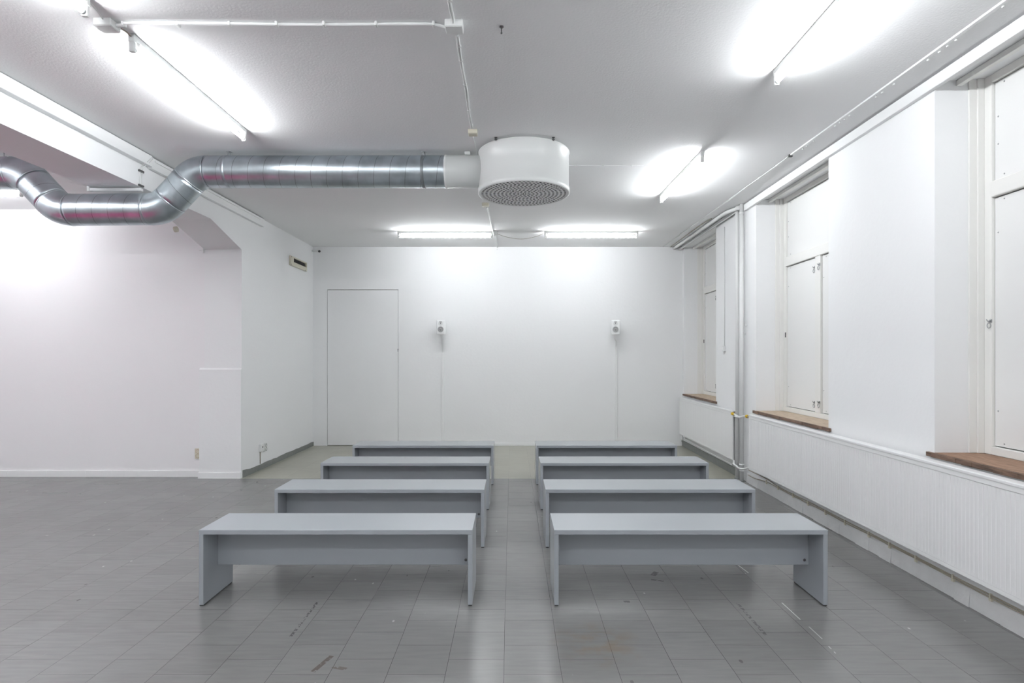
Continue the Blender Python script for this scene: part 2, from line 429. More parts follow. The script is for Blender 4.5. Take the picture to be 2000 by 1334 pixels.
# ------------------------------------------------------------------ windows
def latch(parent, x, y, z, s=1.0, flip=1):
    """small wing fastener: back plate, ring and turned arm"""
    g = G()
    g.box(x-.004, x, y-.011*s, y+.011*s, z+.012*s, z+.034*s, .002)
    g.tube([(x-.004, y, z+.02*s), (x-.022, y, z+.02*s)], .004*s, 8)
    ring = [(x-.014, y+.014*s*math.cos(a), z-.006*s+.016*s*math.sin(a)) for a in [2*PI*k/14 for k in range(15)]]
    g.tube(ring, .0028*s, 6, cap=False)
    g.tube([(x-.016, y-.016*s, z+.034*s), (x-.018, y, z+.018*s), (x-.016, y+.016*s, z+.032*s)], .003*s, 6)
    return obj('latch', g, M['steel'], parent)
for i, (ya, yb) in enumerate(WIN):
    t = thing('window_%d' % (i+1), None, None, (.33, (ya+yb)/2, ZS), R=True, kind='structure')
    F = .33; D = .10; st = .085; mu = .058; ym = (ya+yb)/2
    g = G()
    g.box(F, F+D, ya-st, ya, ZS, ZH, .004); g.box(F, F+D, yb, yb+st, ZS, ZH, .004)          # stiles
    g.box(F, F+D, yb+st, ya-st, ZS, 1.012, .004); g.box(F, F+D, yb+st, ya-st, 3.545, ZH, .004)
    g.box(F-.008, F+D, yb+st, ya-st, 2.745, 2.855, .006)
    g.box(F, F+D, ym-mu, ym+mu, 1.012, 2.745, .004)
    obj('window_frame', g, M['frame'], t)
    g = G()
    g.box(.235, F, ya-.012, ya, ZS, ZH, .003); g.box(.235, F, yb, yb+.012, ZS, ZH, .003)
    g.box(.285, F, ya-.026, ya-.012, ZS, ZH, .003); g.box(.285, F, yb+.012, yb+.026, ZS, ZH, .003)
    obj('jamb_lining', g, M['frame'], t)
    for (p0, p1, z0, z1) in ((yb+st, ya-st, 2.855, 3.545), (ym+mu, ya-st, 1.012, 2.745), (yb+st, ym-mu, 1.012, 2.745)):
        pn = obj('shutter_panel', G().box(F+.022, F+.04, p0+.003, p1-.003, z0+.007, z1-.008, .002), M['panel'], t)
        g = G()
        for yy, zz in ((p1-.03, z0+.25), (p1-.03, z1-.25), (p0+.03, z0+.25), (p0+.03, z1-.25), (p1-.08, z1-.03), (p1-.08, z0+.03)):
            g.lathe([(0, -.003), (.005, -.003), (.006, 0)], (F+.022, yy, zz), 'x', 8)
        obj('screw', g, M['steel'], pn)
        obj('rebate', G().box(F+.042, F+.05, p0, p1, z0, z1), M['dark'], t)
    g = G().box(.15, .19, yb, ya, 3.560, 3.598, .003); g.box(.19, .20, yb, ya, 3.575, 3.598)
    obj('curtain_batten', g, M['frame'], t)
    sm = M['wood_light'] if i < 2 else M['wood_dark']
    lo, hi = (yb-.05, ya+(.055 if i else .02))
    g = G().box(.0, F, yb+.001, ya-.001, ZS-.035, ZS, 0, mi=0)
    sl = obj('window_sill', g, sm, t)
    g = G(); y = lo
    while y < hi-.01:
        y2 = min(hi, y+random.uniform(.05, .16))
        dd = random.uniform(0, .006)
        g.box(-.028+dd, 0, y, y2, ZS-.035+random.uniform(0, .004), ZS-.001, .002); y = y2
    obj('sill_nosing', g, M['wood_edge'], sl)
    g = G()
    g.box(-.012, 0, lo+.03, hi-.03, ZS-.043, ZS-.036)
    obj('putty_bead', g, M['plinth'], sl)
    if i == 1:
        for zz in (2.60, 1.09):
            latch(t, F+.02, ym+mu+.035, zz, 1.35); latch(t, F, ym-mu+.014, zz+.012, 1.35)
    if i == 0:
        latch(t, F, ym+mu+.03, 2.6, 1.35); latch(t, F, ym+mu+.03, 1.12, 1.35)
    if i == 2:
        latch(t, F, ya-st+.005, 1.86, 1.1)
    # thin sash cord and hinge at the far stile
    g = G().tube([(F+.018, ya-st+.002, 2.5), (F+.014, ya-st+.004, 1.9), (F+.018, ya-st+.002, 1.3)], .002, 6)
    if i < 2: g.box(F-.006, F+.004, ya-st+.0, ya-st+.010, 1.87, 1.93)
    obj('hinge', g, M['darksteel'], t)

# ------------------------------------------------------------------ fluorescent lights
def fixture(a, b, label, f=1.05, group='bare fluorescent tubes on the ceiling'):
    """a, b: end points (x, y) of the batten on the ceiling"""
    A, Bp = Vector((a[0], a[1], CZ)), Vector((b[0], b[1], CZ)); Lg = (Bp-A).length
    t = thing('fluorescent_light', label, 'light', (0, 0, 0), group)
    t.location = A; t.rotation_euler = (0, 0, math.atan2(Bp.y-A.y, Bp.x-A.x))
    obj('batten', G().box(.012, Lg-.012, -.018, .018, -.038, -.001, .004), M['plastic'], t)
    for u0, u1, o in ((0, .03, -1), (Lg-.03, Lg, 1)):
        g = G().box(u0, u1, -.020, .020, -.052, -.0015, .005)
        g.box(u0+.003, u1-.003, -.017, .017, -.112, -.045, .006)
        g.lathe([(0, 0), (.011, 0), (.011, .006*o), (0, .006*o)], (u0 if o > 0 else u1, 0, -.09), 'x', 16)
        obj('lamp_holder', g, M['plastic'], t)
    st = obj('starter', G().tube([(.05, -.012, -.038), (.05, -.012, -.062)], .010, 12), M['plastic'], t)
    tb = obj('lamp_tube', G().tube([(.032, 0, -.09), (Lg-.032, 0, -.09)], .0135, 20), tube_mat(f), t)
    for u in (.026, Lg-.040): obj('end_cap', G().tube([(u, 0, -.09), (u+.014, 0, -.09)], .0142, 20), M['steel'], tb)
    return t
fixture((-2.345, 3.50), (-2.345, 4.99), 'bare fluorescent tube above the bend of the silver duct', .78)
fixture((-2.36, 1.66), (-2.36, 3.16), 'bare fluorescent tube cut off by the top left corner, left of the long conduit')
fixture((1.80, 2.40), (1.835, 3.96), 'bare fluorescent tube at upper right cut off by the top edge', .86)
fixture((1.845, 5.50), (1.835, 7.00), 'short-looking slanted fluorescent tube between white drum and windows', .95)
fixture((-1.825, 9.08), (-.305, 9.08), 'left of the two level fluorescent tubes above back wall, joined to conduit', .76)
fixture((.515, 9.08), (2.01, 9.08), 'right of the two level fluorescent tubes above back wall', .76)
fixture((-7.30, 6.72), (-5.78, 6.72), 'fluorescent tube glowing under the duct at left edge of the far room', .75)
# outside the picture: cross pair overhead, then unseen tubes added as fill light
fixture((-1.825, .10), (-.305, .10), 'left of the two cross fluorescent tubes above the viewer', 1.05)
fixture((.515, .10), (2.01, .10), 'right of the two cross fluorescent tubes above the viewer', 1.05)
fixture((-2.36, -2.2), (-2.36, -.7), 'added unseen fluorescent fill tube behind the viewer on left row', .6)  # unseen rear pair, added as weak fill
fixture((1.80, -2.2), (1.80, -.7), 'added unseen fluorescent fill tube behind the viewer on right row', .6)
fixture((-7.30, 3.2), (-5.80, 3.2), 'added fluorescent fill tube in left room outside the picture', .8)  # this and the tubes below: unseen, added to brighten the left room
fixture((-7.30, -.2), (-5.80, -.2), 'added unseen fluorescent fill tube at the near end of left room', 1.0)
fixture((-5.20, 2.9), (-5.20, 4.4), 'added unseen fluorescent fill tube in left room beside the beam', .8)
fixture((-5.20, .3), (-5.20, 1.8), 'added unseen fluorescent fill tube in left room beside the beam, nearer the viewer', .95)
fixture((-8.9, 2.9), (-8.9, 4.4), 'added unseen fluorescent fill tube at the far side of left room', .8)

# ------------------------------------------------------------------ benches
def make_bench():
    t = thing('bench', 'x', 'bench', (0, 0, 0), 'blue-grey benches in two columns of four')
    Lb, D, H, T = 1.795, .40, .500, .030
    obj('seat', G().box(0, Lb, 0, D, H-T, H, .0012, 1), M['bench'], t)
    for x in (0, Lb-T):
        s = obj('side_panel', G().box(x+.0005, x+T-.0005, .001, D-.001, .008, H-T-.0008, .001, 1), M['bench'], t)
        g = G().box(x+.003, x+T-.003, .006, .05, 0, .008, .001); g.box(x+.003, x+T-.003, D-.05, D-.006, 0, .008, .001)
        g.box(x+.006, x+T-.006, .05, D-.05, .003, .008)
        obj('foot_glide', g, M['black'], s)
    a = obj('stretcher', G().box(T, Lb-T, .186, .211, .205, H-T-.0008, .001, 1), M['bench'], t)
    g = G()
    g.lathe([(0, -.002), (.004, -.002), (.0045, -.0005), (.0075, -.0005), (.009, -.0015), (.010, 0)], (Lb-T-.028, .186, .237), 'y', 20)
    obj('cam_bolt', g, M['darksteel'], a)
    return t
bp = make_bench()
def copy_tree(o, parent=None):
    c = o.copy(); COL.objects.link(c)
    if parent is not None: c.parent = parent
    for ch in o.children: copy_tree(ch, c)
    return c
left = [(-2.055, 3.731), (-2.031, 4.862), (-2.039, 6.056), (-2.030, 7.235)]
right = [(.277, 3.731), (.2875, 4.862), (.303, 6.056), (.308, 7.235)]
words = {
 ('l', 0): 'front bench of the left column, nearest bench left of the aisle',
 ('l', 1): 'second bench from the front in the left column, right behind the nearest one',
 ('l', 2): 'third bench from the front in the left column, on the line where grey floor ends',
 ('l', 3): 'rearmost bench of the left column, below the flush white door',
 ('r', 0): 'front bench of the right column with a visible bolt at its right end',
 ('r', 1): 'second bench from the front in the right column, its end near the long radiator',
 ('r', 2): 'third bench from the front in the right column, its end below the far radiator',
 ('r', 3): 'rearmost bench of the right column, closest to back wall under the right speaker'}
spots = [(p, ('l', k)) for k, p in enumerate(left)]+[(p, ('r', k)) for k, p in enumerate(right)]
copies = [bp]+[copy_tree(bp) for _ in range(7)]
for o, ((x, y), key) in zip(copies, spots):
    o.location = (x, y, 0); o['label'] = words[key]
for o, a in zip(copies, (.001, .0, -.002, .0, 0, .002, .003, .002)): o.rotation_euler = (0, 0, a)

# ------------------------------------------------------------------ silver duct
DY = 5.54; PX = DY/1111
def dp(px, py): return P(px, py, DY)
t = thing('ventilation_duct', 'silver spiral ventilation duct dipping under the ceiling beam', 'duct', (-3.2, DY, 2.9))
R0 = .152; ANG = math.radians(47); BR = .26; TL = BR*math.tan(ANG/2)
corners = [dp(-330, 338), dp(50.7, 338), dp(118.3, 410.3), dp(317.4, 408.8), dp(385, 336), dp(871, 335.6)]
segs = []; elbows = []
for i in range(len(corners)-1):
    a, b = corners[i], corners[i+1]; d = (b-a).normalized()
    segs.append((a if i == 0 else a+d*TL, b if i == len(corners)-2 else b-d*TL))
for i in range(1, len(corners)-1):
    p = corners[i]; d0 = (p-corners[i-1]).normalized(); d1v = (corners[i+1]-p).normalized()
    s, e = p-d0*TL, p+d1v*TL
    # circular arc in the XZ plane
    nrm = (d1v-d0*d1v.dot(d0)).normalized(); half = d0.angle(d1v)
    Rr = TL/math.tan(half/2); c = s+nrm*Rr
    pts = [c+(-nrm*math.cos(half*k/16)+d0*math.sin(half*k/16))*Rr for k in range(17)]
    elbows.append(pts)
mS = {}
for i, (a, b) in enumerate(segs):
    d = (b-a).normalized(); ang = math.atan2(d.z, d.x)
    m = metal_duct('galvanised_spiral_duct', ang, True)
    # object space origin must lie on the axis, so place each section as its own frame
    n = max(2, int((b-a).length/.03))
    g = G(); g.tube([a+(b-a)*k/n for k in range(n+1)], R0, 64)
    me_o = obj('duct_section', g, m, t)
    off = a-BASE[t]
    for v in me_o.data.vertices: v.co -= off
    me_o.location = off
for i, pts in enumerate(elbows):
    m = metal_duct('galvanised_pressed_elbow', 0.0, False)
    g = G(); g.tube(pts, R0+.001, 64)
    e = obj('elbow', g, m, t)
    for q, dirn in ((pts[0], pts[1]-pts[0]), (pts[-1], pts[-2]-pts[-1])):
        dv = dirn.normalized()
        obj('joint_collar', G().tube([q-dv*.004, q-dv*.002, q+dv*.010, q+dv*.012], [R0, R0+.0022, R0+.0022, R0], 64, cap=False), m, e)
end = corners[-1]
for px in (448, 828):
    q = dp(px, 336); g = G()
    g.tube([q+Vector((-.014, 0, 0)), q+Vector((.014, 0, 0))], R0+(.0025 if px > 700 else .0012), 64)
    s = obj('pipe_clamp', g, M['strap'] if px > 700 else metal_duct('galvanised_strap', 0, False), t)
    g = G().box(q.x-.016, q.x+.016, q.y-.003, q.y+.003, q.z+R0, CZ-.001); g.tube([(q.x+.006, q.y-.012, q.z+R0), (q.x+.006, q.y-.012, CZ-.001)], .005, 8)
    g.box(q.x-.02, q.x+.02, q.y-.02, q.y+.02, CZ-.006, CZ-.001)
    obj('hanger', g, M['steel'], s)
# hanger at the far left and two labels of tape
g = G(); q = dp(8, 338); g.tube([(q.x, q.y, q.z+R0-.002), (q.x, q.y, CZ-.001)], .006, 8); g.box(q.x-.03, q.x+.03, q.y-.012, q.y+.012, q.z+R0-.004, q.z+R0+.01)
obj('hanger', g, M['steel'], t)
g = G(); q = dp(408, 306); g.box(q.x-.02, q.x+.02, q.y-.03, q.y+.0, q.z-.004, q.z+.002)
obj('tape', g, M['cream'], t)

# ------------------------------------------------------------------ drum diffuser
DC = Vector(((1023.0-1000)*5.54/1111, 5.54, 0)); DR = .437; ZB, ZT = 3.212, 3.609
t = thing('air_diffuser', 'round white drum air diffuser with perforated underside on the ceiling', 'air vent', (DC.x, DC.y, ZB))
g = G().lathe([(DR-.02, ZT), (DR+.004, ZT), (DR+.007, ZT-.004), (DR+.004, ZT-.010), (DR, ZT-.014), (DR, ZB+.056), (DR+.006, ZB+.050), (DR+.006, ZB+.004), (DR, ZB), (DR-.014, ZB), (DR-.018, ZB+.006), (DR-.018, ZB+.03)], DC, 'z', 128)
obj('drum', g, M['drum'], t)
obj('top_plate', G().lathe([(0, ZT+.001), (DR-.01, ZT+.001), (DR-.01, ZT-.01), (0, ZT-.01)], DC, 'z', 64), M['drum'], t)
g = G(); RG = DR-.016; nr = 11; dr = RG/nr
for k in range(nr):
    r0, r1 = k*dr, (k+1)*dr; n = max(5, int(round(2*PI*(r0+r1)/2/dr*1.0)))
    ph = k*.37
    for j in range(n):
        a0, a1 = 2*PI*j/n+ph, 2*PI*(j+1)/n+ph
        def V(r, a, z): return g.bm.verts.new((DC.x+r*math.cos(a), DC.y+r*math.sin(a), z))
        m0, m1 = r0+dr*.25, r1-dr*.25; da = (a1-a0)*.25; b0, b1 = a0+da, a1-da
        z = ZB+.004
        o_ = [V(r0, a0, z), V(r1, a0, z), V(r1, a1, z), V(r0, a1, z)]
        i_ = [V(m0, b0, z), V(m1, b0, z), V(m1, b1, z), V(m0, b1, z)]
        u_ = [V(m0, b0, z+.012), V(m1, b0, z+.012), V(m1, b1, z+.012), V(m0, b1, z+.012)]
        for q in range(4):
            w_ = (q+1) % 4
            if not (k == 0 and q == 3): g.bm.faces.new((o_[q], o_[w_], i_[w_], i_[q]))
            f = g.bm.faces.new((i_[q], i_[w_], u_[w_], u_[q])); f.material_index = 1
        f = g.bm.faces.new(u_); f.material_index = 1
bmesh.ops.remove_doubles(g.bm, verts=g.bm.verts[:], dist=1e-5)
obj('grille', g, [M['grille'], M['hole']], t)
for a in (-PI/2-.62, -PI/2+.62, PI/2+.6, PI/2-.6):
    c = Vector((DC.x+math.cos(a)*(DR+.012), DC.y+math.sin(a)*(DR+.012), 0))
    g = G().tube([(c.x, c.y, CZ-.001), (c.x, c.y, ZT-.012)], .0035, 8); g.box(c.x-.013, c.x+.013, c.y-.008, c.y+.008, ZT-.005, ZT+.002)
    g.box(c.x-.012, c.x+.012, c.y-.012, c.y+.012, CZ-.006, CZ-.001)
    obj('mounting_bracket', g, M['darksteel'], t)
for a in (-PI/2-.75, -PI/2+.75):
    obj('screw', G().lathe([(0, -.003), (.004, -.002), (.005, .001)], (DC.x+math.cos(a)*(DR+.0035), DC.y+math.sin(a)*(DR+.0035), ZB+.03), 'y', 8), M['steel'], t)
ax = corners[-1]
g = G().tube([(ax.x-.006, DY, ax.z), (ax.x-.004, DY, ax.z), (ax.x+.016, DY, ax.z), (ax.x+.018, DY, ax.z), (DC.x-DR+.03, DY, ax.z)], [R0+.001, R0+.0055, R0+.0055, R0+.0015, R0+.0015], 64)
obj('inlet_spigot', g, M['drum'], t)

# ------------------------------------------------------------------ ceiling electrics
def jbox(name, x0, x1, y0, y1, h, label, mat, group=None, cat='junction box'):
    t = thing(name, label, cat, ((x0+x1)/2, (y0+y1)/2, CZ-h), group)
    obj('housing', G().box(x0, x1, y0, y1, CZ-h, CZ-.0005, .004), mat, t)
    obj('lid', G().box(x0+.004, x1-.004, y0+.004, y1-.004, CZ-h-.003, CZ-h, .001), mat, t)
    return t
jbox('junction_box', -2.46, -2.355, 3.336, 3.426, .043, 'white junction box between the two left fluorescent tubes', M['plastic'], 'large ceiling junction boxes')
jbox('junction_box', -.397, -.292, 3.347, 3.437, .043, 'white junction box at top centre where conduit meets the cables', M['plastic'], 'large ceiling junction boxes')
jbox('junction_box', -.385, -.305, 4.98, 5.06, .035, 'small cream junction box on the ceiling just before the duct and drum', M['cream'], 'small ceiling junction boxes')
jbox('junction_box', -.39, -.30, 7.38, 7.47, .035, 'small cream junction box on the ceiling just behind the drum', M['cream'], 'small ceiling junction boxes')
jbox('junction_box', -.292, -.235, 9.02, 9.13, .07, 'small white junction box at the inner end of the left back tube', M['plastic'], 'small ceiling junction boxes')
jbox('junction_box', -.46, -.405, 5.52, 5.575, .03, 'tiny white connector box above the duct beside the drum', M['plastic'], 'small ceiling junction boxes')
# long conduit
t = thing('conduit', 'white clipped conduit running across the ceiling to the central junction box', 'conduit', (-1.35, 3.385, CZ-.02))
ya = 3.385
pts = bez([(-2.353, ya, CZ-.022), (-2.30, ya-.005, CZ-.018), (-2.25, ya-.012, CZ-.012), (-1.75, ya-.006, CZ-.012), (-1.2, ya+.006, CZ-.012), (-.6, ya-.002, CZ-.012), (-.47, ya+.004, CZ-.012), (-.397, ya+.018, CZ-.02)], 8)
obj('pipe', G().tube(pts, .0095, 12), M['pipe'], t)
for px in (242, 348, 449, 541, 633, 735, 847):
    x = (px-1000)*ya/1111
    obj('clip', G().box(x-.008, x+.008, ya-.018, ya+.018, CZ-.026, CZ-.001, .004), M['plastic'], t)
# cables along the ceiling
def cable(name, paths, r, mat, label, cat='cable', clips=None, clip_mat=None, group=None, n=8, R=False):
    allp = [Vector(p) for q in paths for p in q]
    base = sum(allp, Vector())/len(allp)
    base.z = min(p.z for p in allp)
    t = thing(name, label, cat, tuple(base), group, R=R)
    for p in paths: obj('cord', G().tube(bez(p, n), r, 8), mat, t)
    for c in clips or []:
        obj('clip', G().box(*c, .002), clip_mat or M['plastic'], t)
    return t
def cp(px, py, h=.007):
    Y = 1111*(CZ-h-1.645)/(694.4-py); return ((px-1000)*Y/1111, Y, CZ-h)
def dbl(pts, off=.006):
    out = []
    for s in (-1, 1):
        out.append([(p[0]+s*(off+random.uniform(-.003, .004)), p[1], p[2]-random.uniform(0, .004)) for p in pts])
    return out
a = [cp(x, y) for x, y in ((893, 69), (897, 95), (901, 122), (906, 150), (910, 178), (914, 205), (917, 228), (922.5, 250))]
cl = [(p[0]-.012, p[0]+.014, p[1]-.006, p[1]+.006, CZ-.016, CZ-.001) for p in [cp(896.5, 90), cp(900, 118), cp(908, 165), cp(915, 215), cp(921, 244)]]
cable('cable', dbl(a), .0058, M['cable'], 'pair of white cables from the central junction box towards the drum', clips=cl, group='ceiling cables')
a = [(-.345, 3.352, CZ-.03), (-.348, 3.33, CZ-.008)]+[cp(x, y) for x, y in ((882, 28), (877, 2), (872, -60))]
cable('cable', dbl(a), .0058, M['cable'], 'pair of white cables leaving the central junction box at the top edge', clips=[(-.36, -.332, 3.16, 3.172, CZ-.016, CZ-.001)], group='ceiling cables')
a = [cp(x, y) for x, y in ((924, 268), (927, 280), (932, 302), (936, 330), (941, 372), (944, 394))]
cable('cable', [a], .005, M['cable'], 'single white cable passing behind the round drum', group='ceiling cables')
a = [cp(x, y) for x, y in ((951, 405), (956, 422), (960, 440), (964, 455))]
cable('cable', [a], .009, M['cable'], 'white cable from behind the drum to the left back tube', group='ceiling cables')
a = [(-.262, 9.13, CZ-.008), (-.263, 9.7, CZ-.008), (-.27, BY-.008, CZ-.01), (-.27, BY-.007, CZ-.05)]
cable('cable', [a], .008, M['cable'], 'short white cable from the left back tube to the back wall', group='ceiling cables')
a = [P(969, 456, 9.08), P(990, 463, 9.08), P(1018, 467, 9.08), P(1043, 463, 9.08), P(1061, 456.5, 9.08)]
cable('cable', [a], .003, M['oldcable'], 'thin wire sagging between the two back wall fluorescent tubes', group='ceiling cables')
a = [(-2.36, 3.17, CZ-.012), (-2.375, 3.25, CZ-.008), (-2.40, 3.336, CZ-.01)]
cable('cable', [a], .004, M['cable'], 'short white cable from the top left tube into its junction box', group='ceiling cables')
a = [(-2.36, 3.428, CZ-.012), (-2.352, 3.47, CZ-.01), (-2.345, 3.50, CZ-.02)]
cable('cable', [a], .004, M['oldcable'], 'short yellowed cable entering the tube above the duct bend', group='ceiling cables')
a = [(.47, 5.93, CZ-.005), (.8, 5.925, CZ-.005), (1.15, 5.93, CZ-.005), (1.62, 5.915, CZ-.005)]
cable('cable', [a], .0025, M['ceiling'], 'thin painted-over cable on the ceiling right of the round drum', clips=[(x-.004, x+.004, 5.917, 5.937, CZ-.012, CZ-.001) for x in (.65, .95, 1.25)], group='ceiling cables')
# loose screw hook
g = G().lathe([(0, 0), (.013, 0), (.013, -.005), (.0, -.007)], (-.063, 3.43, CZ-.0005), 'z', 24)
g.tube([(-.063, 3.43, CZ-.004), (-.063, 3.43, CZ-.04)], .0035, 8); g.lathe([(0, -.046), (.006, -.043), (.006, -.037), (0, -.034)], (-.063, 3.43, CZ), 'z', 12)
obj('ceiling_bolt', g, M['darksteel'], label='small dark bolt hanging from the ceiling near the top centre', cat='bolt')
# curtain rail and the clipped cable continuing it
t = thing('curtain_rail', 'thin white curtain rail on the ceiling parallel to the windows', 'rail', (2.75, 3.5, CZ-.02))
obj('track', G().box(2.738, 2.762, .5, 5.60, CZ-.014, CZ-.0005, .001), M['trim'], t)
obj('slot', G().box(2.7622, 2.7640, .5, 5.60, CZ-.011, CZ-.002), M['darksteel'], t)
obj('end_stop', G().box(2.73, 2.766, 5.60, 5.63, CZ-.024, CZ-.0005, .003), M['black'], t)
y = 1.0
while y < 5.5:
    obj('glider', G().box(2.764, 2.774, y, y+.014, CZ-.022, CZ-.004, .002), M['plastic'], t); y += random.choice((.07, .1, .13, .34))
pts = [(2.75+random.uniform(-.006, .006), 5.64+k*.52, CZ-.008) for k in range(10)]
cl = [(2.742, 2.762, 5.9+.42*k, 5.912+.42*k, CZ-.018, CZ-.001) for k in range(10)]
cable('cable', dbl(pts, .004), .004, M['cable'], 'clipped white cable on the ceiling continuing the curtain rail to back wall', clips=cl)

# ------------------------------------------------------------------ wall pieces, left side
t = thing('wall_vent', 'cream-framed slot air vent with dark opening high on left wall', 'vent', (LX, 9.62, 3.12))
g = G()
g.box(LX, LX+.035, 9.26, 9.38, 3.12, 3.275, .004); g.box(LX, LX+.035, 9.96, 9.985, 3.12, 3.275, .004)
g.box(LX, LX+.035, 9.38, 9.96, 3.12, 3.187, .004); g.box(LX, LX+.035, 9.38, 9.96, 3.252, 3.275, .004)
obj('frame', g, M['cream'], t)
g = G()
obj('opening', G().box(LX, LX+.004, 9.38, 9.96, 3.187, 3.252), M['black'], t)
for z in (3.203, 3.219, 3.235): obj('louvre', G().box(LX+.004, LX+.022, 9.385, 9.955, z-.0015, z+.0015), M['darksteel'], t)
g = G(); 
for yy, zz in ((9.28, 3.26), (9.28, 3.135), (9.90, 3.128)): g.lathe([(0, .003), (.007, .002), (.008, 0)], (LX+.035, yy, zz), 'x', 10)
obj('screw', g, M['darksteel'], t)
# pipe end in the corner
g = G().tube([(LX, BY-.05, 3.545), (-3.55, BY-.05, 3.54), (-3.50, BY-.06, 3.535)], .016, 16)
pe = obj('pipe_stub', g, M['pipe'], label='short white pipe stub with black open end in back left ceiling corner', cat='pipe')
g = G().tube([(-3.50, BY-.06, 3.535), (-3.484, BY-.075, 3.532)], .020, 16); obj('open_end', g, M['black'], pe)
# double socket and switch by the left wall
t = thing('power_socket', 'white wall box with dark dot and cable down, low on left wall', 'socket', (LX, 8.18, .30))
def lw(px, py):
    Y = -LX*1111/(1000-px); return Y, 1.645-(py-694.4)*Y/1111
y0, z0 = lw(505.5, 883); y1, z1 = lw(511.5, 866)
obj('housing', G().box(LX, LX+.035, y0, y1, z0, z1, .004), M['plastic'], t)
obj('switch_knob', G().lathe([(0, .006), (.009, .005), (.011, 0)], (LX+.035, (y0+y1)/2, (z0+z1)/2+.01), 'x', 16), M['black'], t)
obj('cord', G().tube([(LX+.01, (y0+y1)/2-.02, z0), (LX+.008, (y0+y1)/2-.02, .085)], .006, 8), M['oldcable'], t)
ya_, za = lw(513.5, 882); yb_, zb = lw(518, 865)
t2 = thing('power_socket', 'white double power socket right of the small wall box on left wall', 'socket', (LX, ya_, za))
obj('housing', G().box(LX, LX+.03, ya_, yb_, za, zb, .004), M['plastic'], t2)
for f in (.28, .72):
    obj('outlet', G().lathe([(.028, .001), (.022, .0025), (.020, -.004), (0, -.006)], (LX+.031, (ya_+yb_)/2, za+(zb-za)*f), 'x', 20), M['grime'], t2)
t3 = thing('power_socket', 'cream double socket tucked against the pier in the left room', 'socket', (-4.24, 7.72, .3))
q0, q1 = P(381, 896, 7.70), P(391.5, 876, 7.70)
obj('housing', G().box(q0.x, q1.x, 7.690, 7.72, q0.z, q1.z, .004), M['cream'], t3)
for f in (.28, .72):
    obj('outlet', G().lathe([(.028, -.001), (.023, -.003), (.021, .004), (0, .006)], ((q0.x+q1.x)/2+.005, 7.69, q0.z+(q1.z-q0.z)*f), 'y', 20), M['wood_light'], t3)
# cables round the beam
x = LX+.008
a1_ = [(LX+.066, 5.66, CZ-.02), (LX+.068, 5.6, CZ-.08), (LX+.02, 5.575, CZ-.14), (x, 5.57, CZ-.20), (x, 5.565, 3.30)]
a2_ = [(p[0], p[1]-.03, p[2]) for p in a1_]
t = cable('cable', [a1_, a2_], .0035, M['cable'], 'pair of thin white cables hanging down the face of the beam near the duct', clips=[(LX, LX+.018, 5.52, 5.59, CZ-.195, CZ-.175), (LX, LX+.018, 5.52, 5.59, 3.295, 3.312)], clip_mat=M['darksteel'])
g = G().box(-4.13, LX, 5.555, 5.60, 3.255, 3.284, .003); g.box(-4.15, -4.125, 5.55, 5.60, 3.25, 3.31, .003)
obj('cable_duct', g, M['trim'], label='white cable duct crossing the underside of the beam', cat='cable duct')
g = G().tube([(-4.13, 7.02, 3.205), (-4.165, 7.02, 3.20)], .035, 24)
dt = obj('sensor', g, M['cream'], label='small round brownish sensor at the haunch below the duct', cat='sensor')
obj('lens', G().tube([(-4.10, 7.0, 3.20), (-4.128, 7.0, 3.20)], .02, 20), M['grime'], dt) if False else None
g = G().box(-4.19, -4.13, 7.60, 7.64, 3.055, 3.075, .003); g.box(-4.15, -4.132, 7.61, 7.64, 3.02, 3.055, .0012)
obj('wall_bracket', g, M['trim'], label='small white bracket at the top of the pier in left room', cat='bracket')

# ------------------------------------------------------------------ speakers
def make_speaker(cx, cz, yaw, label, seg_x):
    t = thing('speaker', label, 'speaker', (0, 0, 0), 'white wall speakers')
    t.location = (cx, BY-.16, cz-.13); t.rotation_euler = (0, 0, yaw)
    W2, Hh, D = .083, .27, .13
    g = G()
    b = bmesh.new(); bmesh.ops.create_cube(b, size=1)
    for v in b.verts:
        k = 1 if v.co.y < 0 else .88
        v.co = Vector((v.co.x*2*W2*k, v.co.y*D, (v.co.z+.5)*Hh*(k if v.co.z > 0 else 1)+(0 if k == 1 else .012)))
    bmesh.ops.bevel(b, geom=b.edges[:], offset=.026, segments=5, affect='EDGES', profile=.55)
    for f in b.faces: f.smooth = True
    g._join(b); case = obj('cabinet', g, M['speaker'], t)
    fy = -D/2
    g = G().lathe([(.060, .001), (.060, -.003), (.055, -.004), (.052, .0), (.046, -.002)], (0, fy-.0005, .098), 'y', 40)
    obj('surround', g, M['drum'], t)
    g = G().lathe([(.050, -.002), (.046, -.006), (.040, -.003), (.026, -.0016), (.016, -.002), (.015, -.004), (0, -.010)], (0, fy-.001, .098), 'y', 40)
    obj('woofer_cone', g, M['cone'], t)
    g = G().lathe([(.042, .0), (.036, -.003), (.016, -.001), (.012, -.002)], (0, fy-.001, .206), 'y', 32)
    obj('waveguide', g, M['drum'], t)
    g = G().lathe([(.013, -.002), (.010, -.007), (0, -.010)], (0, fy-.001, .206), 'y', 24); g.box(-.022, .022, fy-.006, fy-.001, .222, .238, .003)
    obj('tweeter', g, M['cone'], t)
    return t
zc = 1.645+(694.4-640)*10.2/1111
make_speaker((861.5-1000)*10.2/1111, zc, -.04, 'white rounded speaker on back wall, the one nearer the flush door', 0)
make_speaker((1203.5-1000)*10.2/1111, zc, -.30, 'white rounded speaker on back wall, the one nearer the windows', 0)
